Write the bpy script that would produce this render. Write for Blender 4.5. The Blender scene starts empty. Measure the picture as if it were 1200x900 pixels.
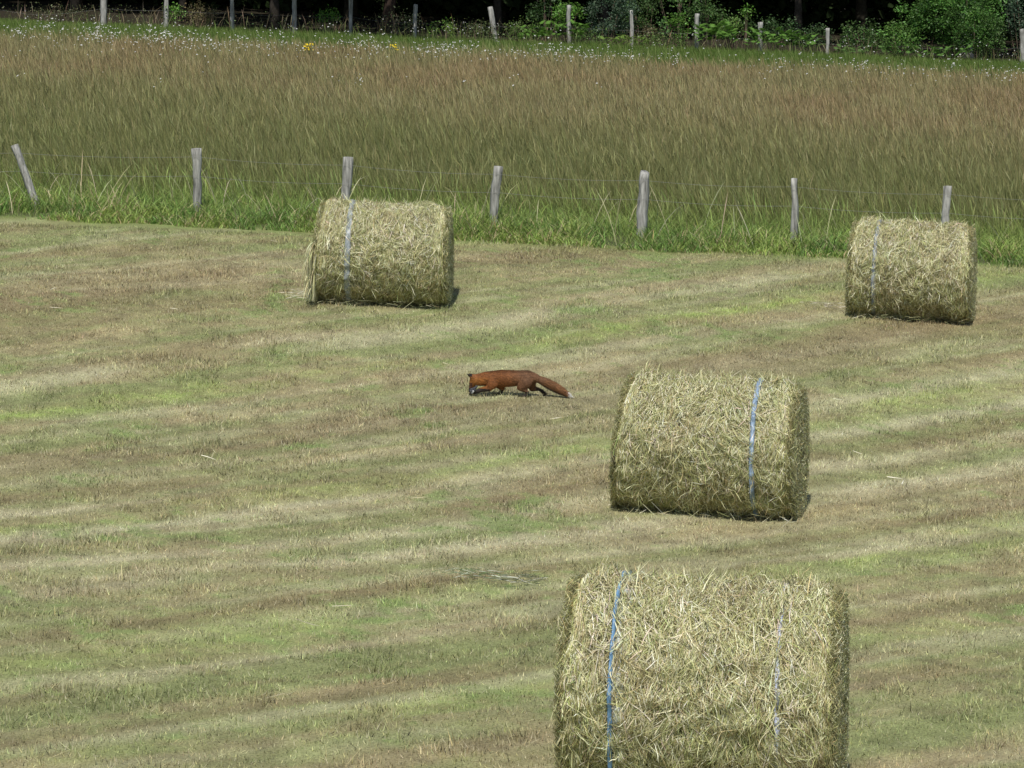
import bpy, math
import numpy as np
from mathutils import Vector, Matrix

sc = bpy.context.scene
COL = sc.collection
rng = np.random.default_rng(7)

# ------------------------------------------------------------------ camera
F = 3600.0                      # focal length in photo pixels (photo 1200 wide)
YH = 95.0                       # photo row of the true horizon
PITCH = math.atan((450 - YH) / F)
cam_d = bpy.data.cameras.new('camera')
cam = bpy.data.objects.new('camera', cam_d); COL.objects.link(cam)
cam.location = (0, 0, 0)
cam.rotation_euler = (math.pi / 2 - PITCH, 0, 0)
cam_d.sensor_width = 36; cam_d.lens = 36 * F / 1200.0
cam_d.clip_start = 0.5; cam_d.clip_end = 2000
sc.camera = cam

# ------------------------------------------------------------------ light
SUN_EL, SUN_AZ = math.radians(57), math.radians(187)   # azimuth clockwise from +y: behind the camera, a little left
world = bpy.data.worlds.new('World'); sc.world = world; world.use_nodes = True
wn = world.node_tree
sky = wn.nodes.new('ShaderNodeTexSky'); sky.sky_type = 'NISHITA'; sky.sun_disc = False
sky.sun_elevation = SUN_EL; sky.sun_rotation = SUN_AZ
bg = wn.nodes['Background']; bg.inputs[1].default_value = 0.085
wn.links.new(sky.outputs[0], bg.inputs[0])
sl = bpy.data.lights.new('sun', 'SUN'); sl.energy = 3.6; sl.angle = math.radians(0.5); sl.color = (1, 0.955, 0.88)
so = bpy.data.objects.new('sun', sl); COL.objects.link(so)
sd = Vector((math.sin(SUN_AZ) * math.cos(SUN_EL), math.cos(SUN_AZ) * math.cos(SUN_EL), math.sin(SUN_EL)))
so.rotation_euler = sd.to_track_quat('Z', 'Y').to_euler(); so.location = sd * 50
sc.view_settings.view_transform = 'Standard'; sc.view_settings.look = 'None'
sc.view_settings.exposure = 0.1; sc.view_settings.gamma = 1.0
sc.render.engine = 'CYCLES'

# ------------------------------------------------------------------ noise
def vnoise(x, y, seed=0):
    xi = np.floor(x).astype(np.int64); yi = np.floor(y).astype(np.int64)
    xf = x - xi; yf = y - yi
    xf = xf * xf * (3 - 2 * xf); yf = yf * yf * (3 - 2 * yf)
    def h(a, b):
        n = (a * 374761393 + b * 668265263 + seed * 1442695041) & 0xffffffff
        n = ((n ^ (n >> 13)) * 1274126177) & 0xffffffff
        n = ((n ^ (n >> 15)) * 2246822519) & 0xffffffff
        return ((n ^ (n >> 16)) & 0xffff) / 65535.0
    a = h(xi, yi); b = h(xi + 1, yi); c = h(xi, yi + 1); d = h(xi + 1, yi + 1)
    return (a * (1 - xf) + b * xf) * (1 - yf) + (c * (1 - xf) + d * xf) * yf
def fbm(x, y, o=3, seed=0):
    x = np.asarray(x, float); y = np.asarray(y, float)
    s = 0; a = 1; t = 0
    for i in range(o):
        s = s + a * vnoise(x + i * 17.3, y - i * 9.1, seed + i); t += a; a *= .55; x = x * 2.03; y = y * 2.03
    return s / t
def ss(a, b, x):
    t = np.clip((x - a) / (b - a), 0, 1); return t * t * (3 - 2 * t)

# ------------------------------------------------------------------ terrain
PD = np.array([-60, -10, 0, 10, 16.4, 21, 26, 31, 36, 40.3, 41.3, 50, 60, 70, 80, 90, 120, 200, 400, 900.])
PZ = np.array([-5.5, -4.1, -3.98, -3.88, -3.83, -3.78, -3.62, -3.22, -2.62, -2.16, -2.06, -1.36, -.55, .2, .9, 1.6, 3.6, 7, 12, 20.])
def _slopes():
    h = np.diff(PD); d = np.diff(PZ) / h; m = np.zeros(len(PD)); m[0] = d[0]; m[-1] = d[-1]
    for i in range(1, len(PD) - 1):
        if d[i-1] * d[i] > 0: m[i] = (h[i-1] + h[i]) / (h[i] / d[i-1] + h[i-1] / d[i])
    return m
PM = _slopes()
def prof(d):
    d = np.clip(np.asarray(d, float), PD[0], PD[-1]); i = np.clip(np.searchsorted(PD, d) - 1, 0, len(PD) - 2)
    h = PD[i+1] - PD[i]; t = (d - PD[i]) / h
    return ((2*t**3 - 3*t**2 + 1) * PZ[i] + (t**3 - 2*t**2 + t) * h * PM[i] + (-2*t**3 + 3*t**2) * PZ[i+1] + (t**3 - t**2) * h * PM[i+1])
def T(x, y):
    x = np.asarray(x, float); y = np.asarray(y, float)
    b = (fbm(x * .5, y * .5, 2, 50) - .5) * .05 + (fbm(x * 2.6, y * 2.6, 2, 51) - .5) * .035
    return prof(y) - .041 * 60 * np.tanh(x / 60) + b
def ray(px, py, d):
    """point at distance y=d seen at photo pixel"""
    cx = (px - 600) / F; cy = (450 - py) / F
    dy = math.cos(PITCH) + cy * math.sin(PITCH); dz = -math.sin(PITCH) + cy * math.cos(PITCH)
    return Vector((cx * d / dy, d, dz * d / dy))
def at(px, py):
    d = np.arange(8, 140, .04); k = ray(px, py, 1.0)
    i = int(np.argmax(k.z * d <= T(k.x * d, d))); d = float(d[i])
    return Vector((k.x * d, d, float(T(k.x * d, d))))
def ground(x, y): return float(T(x, y))

# ------------------------------------------------------------------ helpers
def tag(o, label=None, cat=None, group=None, kind=None):
    if label: o['label'] = label
    if cat: o['category'] = cat
    if group: o['group'] = group
    if kind: o['kind'] = kind
    return o
def empty(name, loc, rz=0):
    o = bpy.data.objects.new(name, None); COL.objects.link(o); o.location = loc; o.rotation_euler = (0, 0, rz)
    o.empty_display_size = .2; return o
def npmesh(name, V, Fc, mat, C=None, parent=None, smooth=False):
    """V (n,3); Fc list of int arrays (m,3) or (m,4); C (n,3) albedo"""
    me = bpy.data.meshes.new(name)
    V = np.ascontiguousarray(V, dtype=np.float32)
    me.vertices.add(len(V)); me.vertices.foreach_set('co', V.ravel())
    if not isinstance(Fc, (list, tuple)): Fc = [Fc]
    Fc = [np.asarray(f) for f in Fc if len(f)]
    idx = np.concatenate([f.ravel() for f in Fc]).astype(np.int32)
    tot = np.concatenate([np.full(len(f), f.shape[1]) for f in Fc]).astype(np.int32)
    st = np.concatenate([[0], np.cumsum(tot)[:-1]]).astype(np.int32)
    me.loops.add(len(idx)); me.loops.foreach_set('vertex_index', idx)
    me.polygons.add(len(tot)); me.polygons.foreach_set('loop_start', st)
    me.update(calc_edges=True)
    if smooth: me.polygons.foreach_set('use_smooth', np.ones(len(tot), bool))
    if C is not None:
        ca = me.color_attributes.new('col', 'FLOAT_COLOR', 'POINT')
        cc = np.ones((len(V), 4), np.float32); cc[:, :3] = C; ca.data.foreach_set('color', cc.ravel())
    if mat: me.materials.append(mat)
    o = bpy.data.objects.new(name, me); COL.objects.link(o)
    if parent: o.parent = parent
    return o
class MB:
    """collects numpy pieces into one mesh"""
    def __init__(s): s.V = []; s.T = []; s.Q = []; s.C = []; s.n = 0
    def add(s, V, tri=None, quad=None, C=None):
        V = np.asarray(V, float)
        if tri is not None and len(tri): s.T.append(np.asarray(tri) + s.n)
        if quad is not None and len(quad): s.Q.append(np.asarray(quad) + s.n)
        s.V.append(V)
        if C is None: C = (.5, .5, .5)
        s.C.append(np.broadcast_to(np.asarray(C, float), (len(V), 3))); s.n += len(V)
    def build(s, name, mat, parent=None, smooth=False):
        f = []
        if s.T: f.append(np.concatenate(s.T))
        if s.Q: f.append(np.concatenate(s.Q))
        return npmesh(name, np.concatenate(s.V), f, mat, np.concatenate(s.C), parent, smooth)
def tube(pts, rad, n=8, rngl=None, jit=0.0, cap=True):
    """closed tube through points; returns V, tri, quad"""
    pts = np.asarray(pts, float); rad = np.broadcast_to(np.asarray(rad, float), (len(pts),))
    tan = np.gradient(pts, axis=0); tan /= np.linalg.norm(tan, axis=1)[:, None] + 1e-9
    up = np.array([0, 1., 0]) if abs(tan[0][1]) < .8 else np.array([1., 0, 0])
    V = []; a = np.linspace(0, 2 * np.pi, n, endpoint=False)
    base = 1 + (rngl.uniform(-jit, jit, n) if rngl is not None else 0)
    for p, t, r in zip(pts, tan, rad):
        s = np.cross(t, up); s /= np.linalg.norm(s); b = np.cross(s, t)
        rr = r * base * (1 + (rngl.uniform(-jit, jit, n) * .4 if rngl is not None else 0))
        V.append(p + np.outer(np.cos(a) * rr, s) + np.outer(np.sin(a) * rr, b))
    V = np.concatenate(V); m = len(pts); q = []
    for i in range(m - 1):
        for j in range(n):
            k = (j + 1) % n; q.append((i*n + j, i*n + k, (i+1)*n + k, (i+1)*n + j))
    t = []
    if cap:
        V = np.vstack([V, pts[0], pts[-1]]); c0, c1 = len(V) - 2, len(V) - 1
        for j in range(n):
            k = (j + 1) % n; t.append((c0, k, j)); t.append((c1, (m-1)*n + j, (m-1)*n + k))
    return V, t, q

def ribbons(P, side, prof_w):
    """P (n,k,3) centre lines, side (n,k,3) unit side vectors, prof_w (n,k) half widths. Last row collapses to a point."""
    n, k, _ = P.shape
    L = P[:, :-1] - side[:, :-1] * prof_w[:, :-1, None]; R = P[:, :-1] + side[:, :-1] * prof_w[:, :-1, None]
    V = np.concatenate([np.stack([L, R], 2).reshape(n, (k-1) * 2, 3), P[:, -1:, :]], 1)
    m = (k - 1) * 2 + 1; tri = []
    for i in range(k - 2):
        a = i * 2; tri += [(a, a+1, a+3), (a, a+3, a+2)]
    a = (k - 2) * 2; tri.append((a, a+1, a+2))
    tri = np.array(tri)
    idx = (np.arange(n)[:, None, None] * m + tri[None]).reshape(-1, 3)
    return V.reshape(-1, 3), idx, m
def blades(x, y, z, h, w, az, lean, curl, c0, c1, levels=4, prof_w=None):
    """upright blades leaning towards az"""
    n = len(x); t = np.linspace(0, 1, levels)
    off = lean[:, None] * t + curl[:, None] * t**2
    dx = np.cos(az)[:, None] * off * h[:, None]; dy = np.sin(az)[:, None] * off * h[:, None]
    zz = h[:, None] * (t - .35 * np.minimum(off, 1.2)**2 * t)
    P = np.stack([x[:, None] + dx, y[:, None] + dy, z[:, None] + zz], 2)
    ra = rng.uniform(0, np.pi, n)
    # mostly facing the open side so that the thin cards read from every side
    side = np.stack([np.cos(ra), np.sin(ra), np.zeros(n)], 1)
    side = np.repeat(side[:, None, :], levels, 1)
    if prof_w is None: prof_w = np.array([1, .9, .6, 0])[:levels]
    pw = w[:, None] * .5 * np.broadcast_to(prof_w, (n, levels))
    V, tri, m = ribbons(P, side, pw)
    tt = np.concatenate([np.repeat(t[:-1], 2), [1.0]])
    C = c0[:, None, :] * (1 - tt[None, :, None]) + c1[:, None, :] * tt[None, :, None]
    return V, tri, C.reshape(-1, 3)

# ------------------------------------------------------------------ materials
def mat(name, col=None, attr=False, rough=.8, spec=.3, transl=0.0, noise=None, bump=0, tint=None):
    m = bpy.data.materials.new(name); m.use_nodes = True; nt = m.node_tree; N = nt.nodes; Lk = nt.links
    p = N['Principled BSDF']; out = N['Material Output']
    p.inputs['Roughness'].default_value = rough; p.inputs['Specular IOR Level'].default_value = spec
    src = None
    if attr:
        a = N.new('ShaderNodeAttribute'); a.attribute_name = 'col'; src = a.outputs['Color']
    else:
        r = N.new('ShaderNodeRGB'); r.outputs[0].default_value = (*col, 1); src = r.outputs[0]
    if noise or bump:
        tc = N.new('ShaderNodeTexCoord'); nz = N.new('ShaderNodeTexNoise')
        nz.inputs['Scale'].default_value = (noise or (30, .3))[0]; nz.inputs['Detail'].default_value = 4
        if len(noise or ()) > 2:
            mp = N.new('ShaderNodeMapping'); mp.inputs['Scale'].default_value = noise[2]
            Lk.new(tc.outputs['Object'], mp.inputs[0]); Lk.new(mp.outputs[0], nz.inputs['Vector'])
        else: Lk.new(tc.outputs['Object'], nz.inputs['Vector'])
        if noise:
            mr = N.new('ShaderNodeMapRange'); mr.inputs['From Min'].default_value = .3; mr.inputs['From Max'].default_value = .7
            mr.inputs['To Min'].default_value = 1 - noise[1]; mr.inputs['To Max'].default_value = 1 + noise[1]
            Lk.new(nz.outputs['Fac'], mr.inputs['Value'])
            vm = N.new('ShaderNodeVectorMath'); vm.operation = 'SCALE'
            Lk.new(src, vm.inputs[0]); Lk.new(mr.outputs[0], vm.inputs['Scale']); src = vm.outputs[0]
        if bump:
            b = N.new('ShaderNodeBump'); b.inputs['Strength'].default_value = bump; b.inputs['Distance'].default_value = .02
            Lk.new(nz.outputs['Fac'], b.inputs['Height']); Lk.new(b.outputs[0], p.inputs['Normal'])
    Lk.new(src, p.inputs['Base Color'])
    if transl:
        tr = N.new('ShaderNodeBsdfTranslucent'); mx = N.new('ShaderNodeMixShader'); mx.inputs[0].default_value = transl
        Lk.new(src, tr.inputs[0]); Lk.new(p.outputs[0], mx.inputs[1]); Lk.new(tr.outputs[0], mx.inputs[2]); Lk.new(mx.outputs[0], out.inputs[0])
    return m
M_ground = mat('soil_and_thatch', attr=True, rough=.95, spec=.1, noise=(60, .35), bump=.4)
M_grass = mat('grass_blades', attr=True, rough=.55, spec=.3, transl=.22)
M_stub = mat('stubble_blades', attr=True, rough=.6, spec=.3, transl=.15)
M_hay = mat('dry_hay', attr=True, rough=.38, spec=.55, transl=.06)
M_wood = mat('weathered_grey_wood', (.33, .325, .30), rough=.9, spec=.15, noise=(26, .55, (1, 1, .14)), bump=1.0)
M_wire = mat('galvanised_wire', (.26, .26, .25), rough=.5, spec=.5)
M_leaf = mat('leaves', attr=True, rough=.5, spec=.35, transl=.25)
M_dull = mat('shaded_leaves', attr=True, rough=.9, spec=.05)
M_bark = mat('bark', attr=True, rough=.9, spec=.1, noise=(9, .4), bump=.6)
M_fur = mat('fox_fur', attr=True, rough=.7, spec=.25, noise=(90, .22))
M_petal = mat('petals', attr=True, rough=.7, spec=.2, transl=.15)
M_net = mat('bale_net_strip', attr=True, rough=.4, spec=.45, noise=(45, .25))
M_eye = mat('dark_eye', (.01, .008, .006), rough=.15, spec=.6)

# ------------------------------------------------------------------ mown field colours
pa, pb = at(0, 478), at(660, 391)
SD = (pb - pa); SD.z = 0; SD.normalize(); SN = Vector((-SD.y, SD.x, 0))
def uv(x, y): return x * SD.x + y * SD.y, x * SN.x + y * SN.y
V_GREEN = [ (uv(*at(a, b).xy)[1], w, s) for a, b, w, s in ((300, 437, .35, 1.0), (640, 540, .3, .35), (1100, 640, .8, .6), (60, 600, .35, .45), (480, 720, .3, .4), (1050, 470, .35, .35), (300, 860, .35, .45)) ]
V_PALE = [ (uv(*at(a, b).xy)[1], w, s) for a, b, w, s in ((640, 520, .4, .8), (300, 590, .3, .8), (60, 690, .35, .8), (700, 350, .5, .7), (250, 640, .3, .5), (1000, 540, .35, .5), (60, 770, .35, .6), (60, 530, .3, .3)) ]
V_BROWN = [ (uv(*at(a, b).xy)[1], w, s) for a, b, w, s in ((300, 500, .7, .8), (300, 620, .4, .7), (200, 680, .3, .7), (400, 700, .35, .8), (500, 760, .3, .5), (600, 300, .8, .7), (600, 480, .5, .5)) ]
C_TAN = np.array([.50, .435, .24]); C_PALE = np.array([.71, .665, .42]); C_OLIVE = np.array([.35, .385, .165])
C_GREEN = np.array([.27, .36, .125]); C_LIME = np.array([.42, .52, .165]); C_BROWN = np.array([.36, .29, .16])
def edge_d(x): return 40.72 - .065 * np.clip(x, -12, 12) + .3 * (fbm(x * .6, x * 0 + 3, 3, 9) - .5) + .12 * (fbm(x * 3, x * 0 + 8, 2, 19) - .5)
def field_col(x, y):
    u, v = uv(x, y)
    v = v + (fbm(u * .12, v * .15, 2, 31) - .5) * 1.3
    def w(c, a): return np.clip(a, 0, 1)[:, None] * 1.0
    n1 = fbm(u * .45, v * 1.5, 4, 1); n2 = fbm(u * 1.6, v * 3.2, 3, 2); n3 = fbm(u * 9, v * 5, 3, 3); n4 = fbm(u * .35, v * 2.3, 4, 4)
    band = fbm(u * .04, v * 1.9, 3, 5); lines = fbm(u * .10, v * 4.2, 2, 15)
    c = C_TAN + (C_OLIVE - C_TAN) * w(0, ss(.38, .58, .35 * n1 + .25 * n2 + .1 * n3 + .3 * band))
    c = c + (C_PALE - c) * w(0, .5 * ss(.50, .68, .35 * n4 + .25 * n2 + .4 * lines))
    c = c + (C_BROWN - c) * w(0, .66 * ss(.48, .66, .35 * fbm(u * .6, v * 2.6, 4, 6) + .2 * n2 + .45 * fbm(u * .07, v * 2.6, 3, 16)))
    for lst, cc in ((V_BROWN, C_BROWN), (V_PALE, C_PALE), (V_GREEN, C_LIME)):
        for v0, wd, s in lst:
            a = np.exp(-((v - v0 + (n1 - .5) * .5) / (wd * .75))**2) * s * ss(.30, .62, fbm(u * .5 + v0 * 7, v * 1.3, 3, int(abs(v0) * 13) % 97))
            if cc is C_LIME: a = a * (.6 + .4 * ss(.4, .6, n3))
            c = c + (cc - c) * w(0, a)
    c = c + (C_GREEN - c) * w(0, .8 * ss(.60, .74, .6 * fbm(x * 1.1, y * .8, 3, 8) + .4 * n3))
    # greener fringe along the uncut grass
    e = edge_d(x) - y
    c = c + (C_LIME * .75 - c) * w(0, .65 * np.exp(-np.clip(e, 0, 9)**1 / .45))
    c = c * (.52 + .62 * n3 + .38 * fbm(x * 5, y * 2.5, 3, 12))[:, None]
    return np.clip(c, .01, 1)

# ------------------------------------------------------------------ ground sheet
xs = np.concatenate([-np.geomspace(800, 12.2, 36), np.arange(-12, 12.01, .07), np.geomspace(12.2, 800, 36)])
ys = np.concatenate([np.linspace(-60, 8, 30), np.arange(8.5, 42.5, .07), np.arange(42.8, 90, .5), np.geomspace(91, 880, 30)])
X, Y = np.meshgrid(xs, ys); gx, gy = X.ravel(), Y.ravel()
gz = T(gx, gy)
gc = field_col(gx, gy) * .6
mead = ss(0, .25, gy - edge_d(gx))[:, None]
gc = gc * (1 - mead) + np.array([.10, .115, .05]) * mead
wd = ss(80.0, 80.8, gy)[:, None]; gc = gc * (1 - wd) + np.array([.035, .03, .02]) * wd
nx, ny = len(xs), len(ys)
ii = (np.arange(ny - 1)[:, None] * nx + np.arange(nx - 1)[None]).ravel()
quads = np.stack([ii, ii + 1, ii + nx + 1, ii + nx], 1)
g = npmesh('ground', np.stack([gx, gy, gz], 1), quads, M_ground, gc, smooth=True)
tag(g, kind='structure')

# ------------------------------------------------------------------ stubble
def spread(n, d0, d1, k=.19, m=1.6):
    y = rng.uniform(d0, d1, n * 2)
    wmax = k * d1 + m; keep = rng.uniform(0, 1, n * 2) < (k * y + m) / wmax
    y = y[keep][:n]; x = rng.uniform(-1, 1, len(y)) * (k * y + m)
    return x, y
def var(c, n, v=.25, hue=.06):
    return np.clip(c * (1 + rng.normal(0, v, (n, 1))) * (1 + rng.normal(0, hue, (n, 3))), .008, .95)
x, y = spread(680000, 13.5, 40.6)
keep = y < edge_d(x) + .1; x, y = x[keep], y[keep]; n = len(x)
c = field_col(x, y)
tuft = ss(.45, .75, fbm(x * 2.5, y * 2.5, 3, 60))
h = rng.uniform(.018, .05, n) * (.7 + .9 * tuft); long_ = rng.random(n) < .004; h[long_] *= 2.4
w = rng.uniform(.004, .0085, n) * (.75 + y / 60)
az = rng.uniform(0, 2 * np.pi, n); lean = rng.uniform(.05, .9, n)
flat = rng.random(n) < .25; lean[flat] = rng.uniform(1.2, 2.2, flat.sum())
cc = var(c, n, .42, .05); pale = rng.random(n) < .12; cc[pale] = cc[pale] * .4 + np.array([.72, .66, .46]) * .6
V, tri, C = blades(x, y, T(x, y) - .004, h, w, az, lean, np.zeros(n), cc * .8, cc, 2, np.array([1, 0]))
o = npmesh('stubble_grass', V, tri, M_stub, C); tag(o, 'short cut grass stubble over the mown field in tan and green streaks', 'grass', kind='stuff')

# loose hay: stray straws and the small leftover swath
x, y = spread(130, 14, 40); n = len(x)
cl = rng.integers(0, 2, n)
L = rng.uniform(.05, .22, n); az = rng.normal(0, .9, n) + rng.integers(0, 2, n) * np.pi
def lying(x, y, L, az, w, col, lift=.02, bend=.25):
    n = len(x); t = np.linspace(-.5, .5, 4); b = rng.normal(0, bend, n)
    px_ = x[:, None] + np.cos(az)[:, None] * t * L[:, None] - np.sin(az)[:, None] * (t**2) * (b * L)[:, None]
    py_ = y[:, None] + np.sin(az)[:, None] * t * L[:, None] + np.cos(az)[:, None] * (t**2) * (b * L)[:, None]
    pz_ = T(px_, py_) + lift + (rng.normal(0, .12, n) * L)[:, None] * t + rng.uniform(0, .02, n)[:, None]
    P = np.stack([px_, py_, pz_], 2)
    s = np.stack([-np.sin(az) * .5, np.cos(az) * .5, np.full(n, .8)], 1); s /= np.linalg.norm(s, axis=1)[:, None]
    S = np.repeat(s[:, None], 4, 1)
    V, tri, m = ribbons(P, S, w[:, None] * .5 * np.array([.7, 1, .9, 0]))
    return V, tri, np.repeat(col, m, 0)
mb = MB()
V, tri, C = lying(x, y, L, az, rng.uniform(.003, .005, n), var(np.array([.58, .52, .33]) * np.ones((n, 3)), n, .2), .03)
mb.add(V, tri, None, C)
for (ax, ay, sx, sy, k, gcol) in ((562, 684, .17, .07, 90, (.10, .14, .05)), (603, 690, .12, .10, 90, (.09, .10, .045)), (978, 366, .22, .08, 70, (.24, .21, .14)), (357, 352, .10, .12, 120, (.30, .29, .18))):
    p = at(ax, ay); xx = rng.normal(p.x, sx, k); yy = rng.normal(p.y, sy, k)
    V, tri, C = lying(xx, yy, rng.uniform(.04, .18, k), rng.normal(0, .7, k), rng.uniform(.002, .005, k), var(np.array(gcol) * np.ones((k, 3)), k, .3), .04 )
    V[:, 2] += np.repeat(rng.uniform(0, .05, k), len(V) // k)
    mb.add(V, tri, None, C)
for ax, ay, L_, a_ in ((246, 543, .16, -.35), (1005, 537, .12, -.8), (720 + 330, 568, .16, -.4), (62, 345, .16, 1.2), (205, 368, .13, -.6)):
    p = at(ax, ay)
    V, tri, C = lying(np.array([p.x]), np.array([p.y]), np.array([L_]), np.array([a_]), np.array([.006]), np.array([[.75, .7, .52]]), .05)
    mb.add(V, tri, None, C)
o = mb.build('loose_hay', M_hay); tag(o, 'scattered loose straws and small wisps of hay lying on the mown field', 'hay', kind='stuff')

# ------------------------------------------------------------------ meadow beyond the fence
def meadow(n, d0, d1):
    x, y = spread(n, d0, d1, .19, 2.0); k = y > edge_d(x) - .02; x, y = x[k], y[k]; return x, y, len(x)
G1 = np.array([.115, .20, .035]); G2 = np.array([.20, .29, .055]); OL = np.array([.225, .24, .085]); TB = np.array([.385, .32, .16]); RB = np.array([.365, .26, .135]); STR = np.array([.50, .43, .23])
def meadow_cols(x, y):
    n = len(x)
    q = y + (fbm(x * .35, y * .35, 3, 70) - .5) * 5 + .35 * x
    root = OL * np.ones((n, 1))
    w_verge = (1 - ss(42.0, 44.2, y - edge_d(x) + 40.5 + (fbm(x * .8, y * .8, 2, 75) - .5) * 1.2))[:, None]
    w_back = ss(69, 72.5, y + (fbm(x * .4, y * .4, 2, 76) - .5) * 3)[:, None]
    w_tan = (ss(46, 60, q) * (.75 + .5 * (fbm(x * .3, y * .16, 3, 71) - .5)))[:, None]
    tip = OL * (1 - w_tan) * 1.0 + TB * w_tan
    w_red = (ss(55, 61, q) * ss(.44, .62, fbm(x * .5, y * .3, 3, 72)))[:, None]
    tip = tip * (1 - w_red * .8) + RB * w_red * .8
    root = root * (1 - w_tan * .45) + TB * w_tan * .45
    gr = G2 * .5 + G1 * .6
    tip = tip * (1 - w_back) + gr * .8 * w_back; root = root * (1 - w_back) + G1 * w_back
    lush = fbm(x * 1.2, y * 1.2, 3, 73)[:, None]
    vg = np.array([.18, .28, .058]) * (1 - lush) + np.array([.31, .40, .105]) * lush
    tip = tip * (1 - w_verge) + vg * w_verge * 1.15 + 0; root = root * (1 - w_verge) + vg * .95 * w_verge
    return root, tip, w_tan[:, 0], w_verge[:, 0], w_back[:, 0]
x, y, n = meadow(580000, 40.0, 81.6)
root, tip, wt, wv, wb = meadow_cols(x, y)
clump = fbm(x * 1.4, y * 1.4, 3, 74)
h = (.38 + .22 * clump) * rng.uniform(.78, 1.08, n) * (1 - .45 * wv) * (1 - .3 * wb)
h *= ss(-.1, .9, y - edge_d(x) + (fbm(x * 2.2, y * 0, 3, 79) - .5) * .9) * .8 + .2
h *= 1 - .55 * ss(78.0, 79.6, y)
w = rng.uniform(.004, .009, n) * (.6 + y / 110)
az = np.pi + rng.normal(0, 1.2, n); rv = rng.random(n) < wv * .8; az[rv] = rng.uniform(0, 2 * np.pi, rv.sum())
lean = np.abs(rng.normal(.2, .2, n)); curl = np.abs(rng.normal(.2, .2, n)) + wv * .35
r_ = var(root, n, .18); t_ = var(tip, n, .15)
st = rng.random(n) < .07; t_[st] = t_[st] * .4 + STR * .6
V, tri, C = blades(x, y, T(x, y) - .01, h, w, az, lean, curl, r_ * .9, t_, 4, np.array([.9, 1, .75, 0]))
o = npmesh('meadow_grass', V, tri, M_grass, C); tag(o, 'tall uncut meadow grass, olive at the fence and tan to reddish brown further up', 'grass', kind='stuff')
# seed heads: thin stalks with a broader feathery top
x, y, n = meadow(230000, 41.6, 78.5)
root, tip, wt, wv, wb = meadow_cols(x, y); k = rng.random(n) < (.25 + .75 * wt) * (1 - .96 * wb); x, y, root, tip = x[k], y[k], root[k], tip[k]; n = len(x)
h = rng.uniform(.42, .66, n) * ss(-.2, 2.2, y - edge_d(x))
t_ = var(tip * .85 + STR * .15, n, .15)
V, tri, C = blades(x, y, T(x, y), h, rng.uniform(.007, .015, n), np.pi + rng.normal(0, 1.2, n), np.abs(rng.normal(.18, .12, n)), np.abs(rng.normal(.12, .1, n)), var(root, n, .2), t_, 5, np.array([.2, .16, .2, 1, 0]))
o = npmesh('seed_heads', V, tri, M_grass, C); tag(o, 'feathery tan seed heads standing above the uncut meadow grass', 'grass', kind='stuff')
# long rank blades at the foot of the fence
n = 30000
x = rng.uniform(-10.2, 10.2, n); y = edge_d(x) - .12 + np.abs(rng.normal(0, .75, n)); lush = fbm(x * 1.5, y * 1.5, 3, 78)
k = lush > .36; x, y, lush = x[k], y[k], lush[k]; n = len(x)
c = var(np.where((lush > .5)[:, None], np.array([.30, .40, .10]), np.array([.19, .31, .075])), n, .25); pl = rng.random(n) < .16; c[pl] = var(STR * np.ones((pl.sum(), 3)), pl.sum(), .15)
V, tri, C = blades(x, y, T(x, y) - .01, rng.uniform(.12, .40, n) * (.5 + .8 * lush) * (.45 + .55 * ss(-.1, .5, y - edge_d(x))), rng.uniform(.009, .017, n), rng.uniform(0, 2 * np.pi, n), rng.uniform(.1, .5, n), rng.uniform(.1, .9, n), c * .95, c, 5, np.array([.8, 1, .8, .5, 0]))
mbv = MB(); mbv.add(V, tri, None, C)
n = 260; x = rng.uniform(-10, 10, n); y = edge_d(x) + rng.uniform(.1, 1.6, n)     # a few tall pale stalks
c = var(np.array([.52, .50, .30]) * np.ones((n, 3)), n, .15)
V, tri, C = blades(x, y, T(x, y), rng.uniform(.4, .85, n), rng.uniform(.009, .014, n), rng.uniform(0, 2 * np.pi, n), rng.uniform(.05, .6, n), rng.uniform(0, .5, n), c * .8, c, 5, np.array([.8, .7, .7, .8, 0])); mbv.add(V, tri, None, C)
o = mbv.build('verge_grass', M_grass); tag(o, 'lush bright green long grass along the foot of the front fence', 'grass', kind='stuff')

# white wildflowers
def flowers(cx, cy, r, cols, facing=.5):
    n = len(cx); m = 6; a = np.linspace(0, 2*np.pi, m, endpoint=False)
    cz = T(cx, cy)
    return n, m, a
PX = []
def gauss(n, x0, y0, sx, sy): return [(rng.normal(x0, sx), rng.normal(y0, sy)) for _ in range(n)]
PX += gauss(30, 15, 38, 14, 4) + gauss(75, 118, 43, 18, 4.5) + gauss(95, 185, 45, 22, 6) + gauss(50, 230, 52, 22, 5) + gauss(12, 50, 22, 12, 5)
PX += gauss(16, 115, 32, 5, 2) + gauss(20, 55, 35, 8, 7) + gauss(40, 330, 55, 35, 6) + gauss(30, 295, 45, 25, 8) + gauss(30, 410, 50, 22, 8)
PX += gauss(40, 440, 55, 18, 6) + gauss(60, 512, 61, 14, 4.5) + gauss(28, 545, 60, 14, 4) + gauss(14, 540, 33, 10, 5) + gauss(44, 640, 64, 30, 5)
PX += gauss(18, 645, 62, 5, 3) + gauss(34, 690, 67, 16, 4) + gauss(18, 735, 68, 6, 3) + gauss(24, 790, 70, 10, 5) + gauss(24, 880, 78, 30, 7)
PX += gauss(26, 950, 76, 35, 5) + gauss(18, 1010, 78, 8, 3) + gauss(30, 1080, 85, 35, 6) + gauss(28, 1170, 90, 12, 5) + gauss(10, 1118, 77, 4, 2)
PX += [(rng.uniform(-120, 1320), rng.uniform(25, 75) + .041 * 0) for _ in range(260)] + [(rng.uniform(0, 1200), rng.uniform(75, 110)) for _ in range(14)]
PX += gauss(5, 560, 103, 30, 4) + gauss(5, 425, 100, 6, 3)
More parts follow.
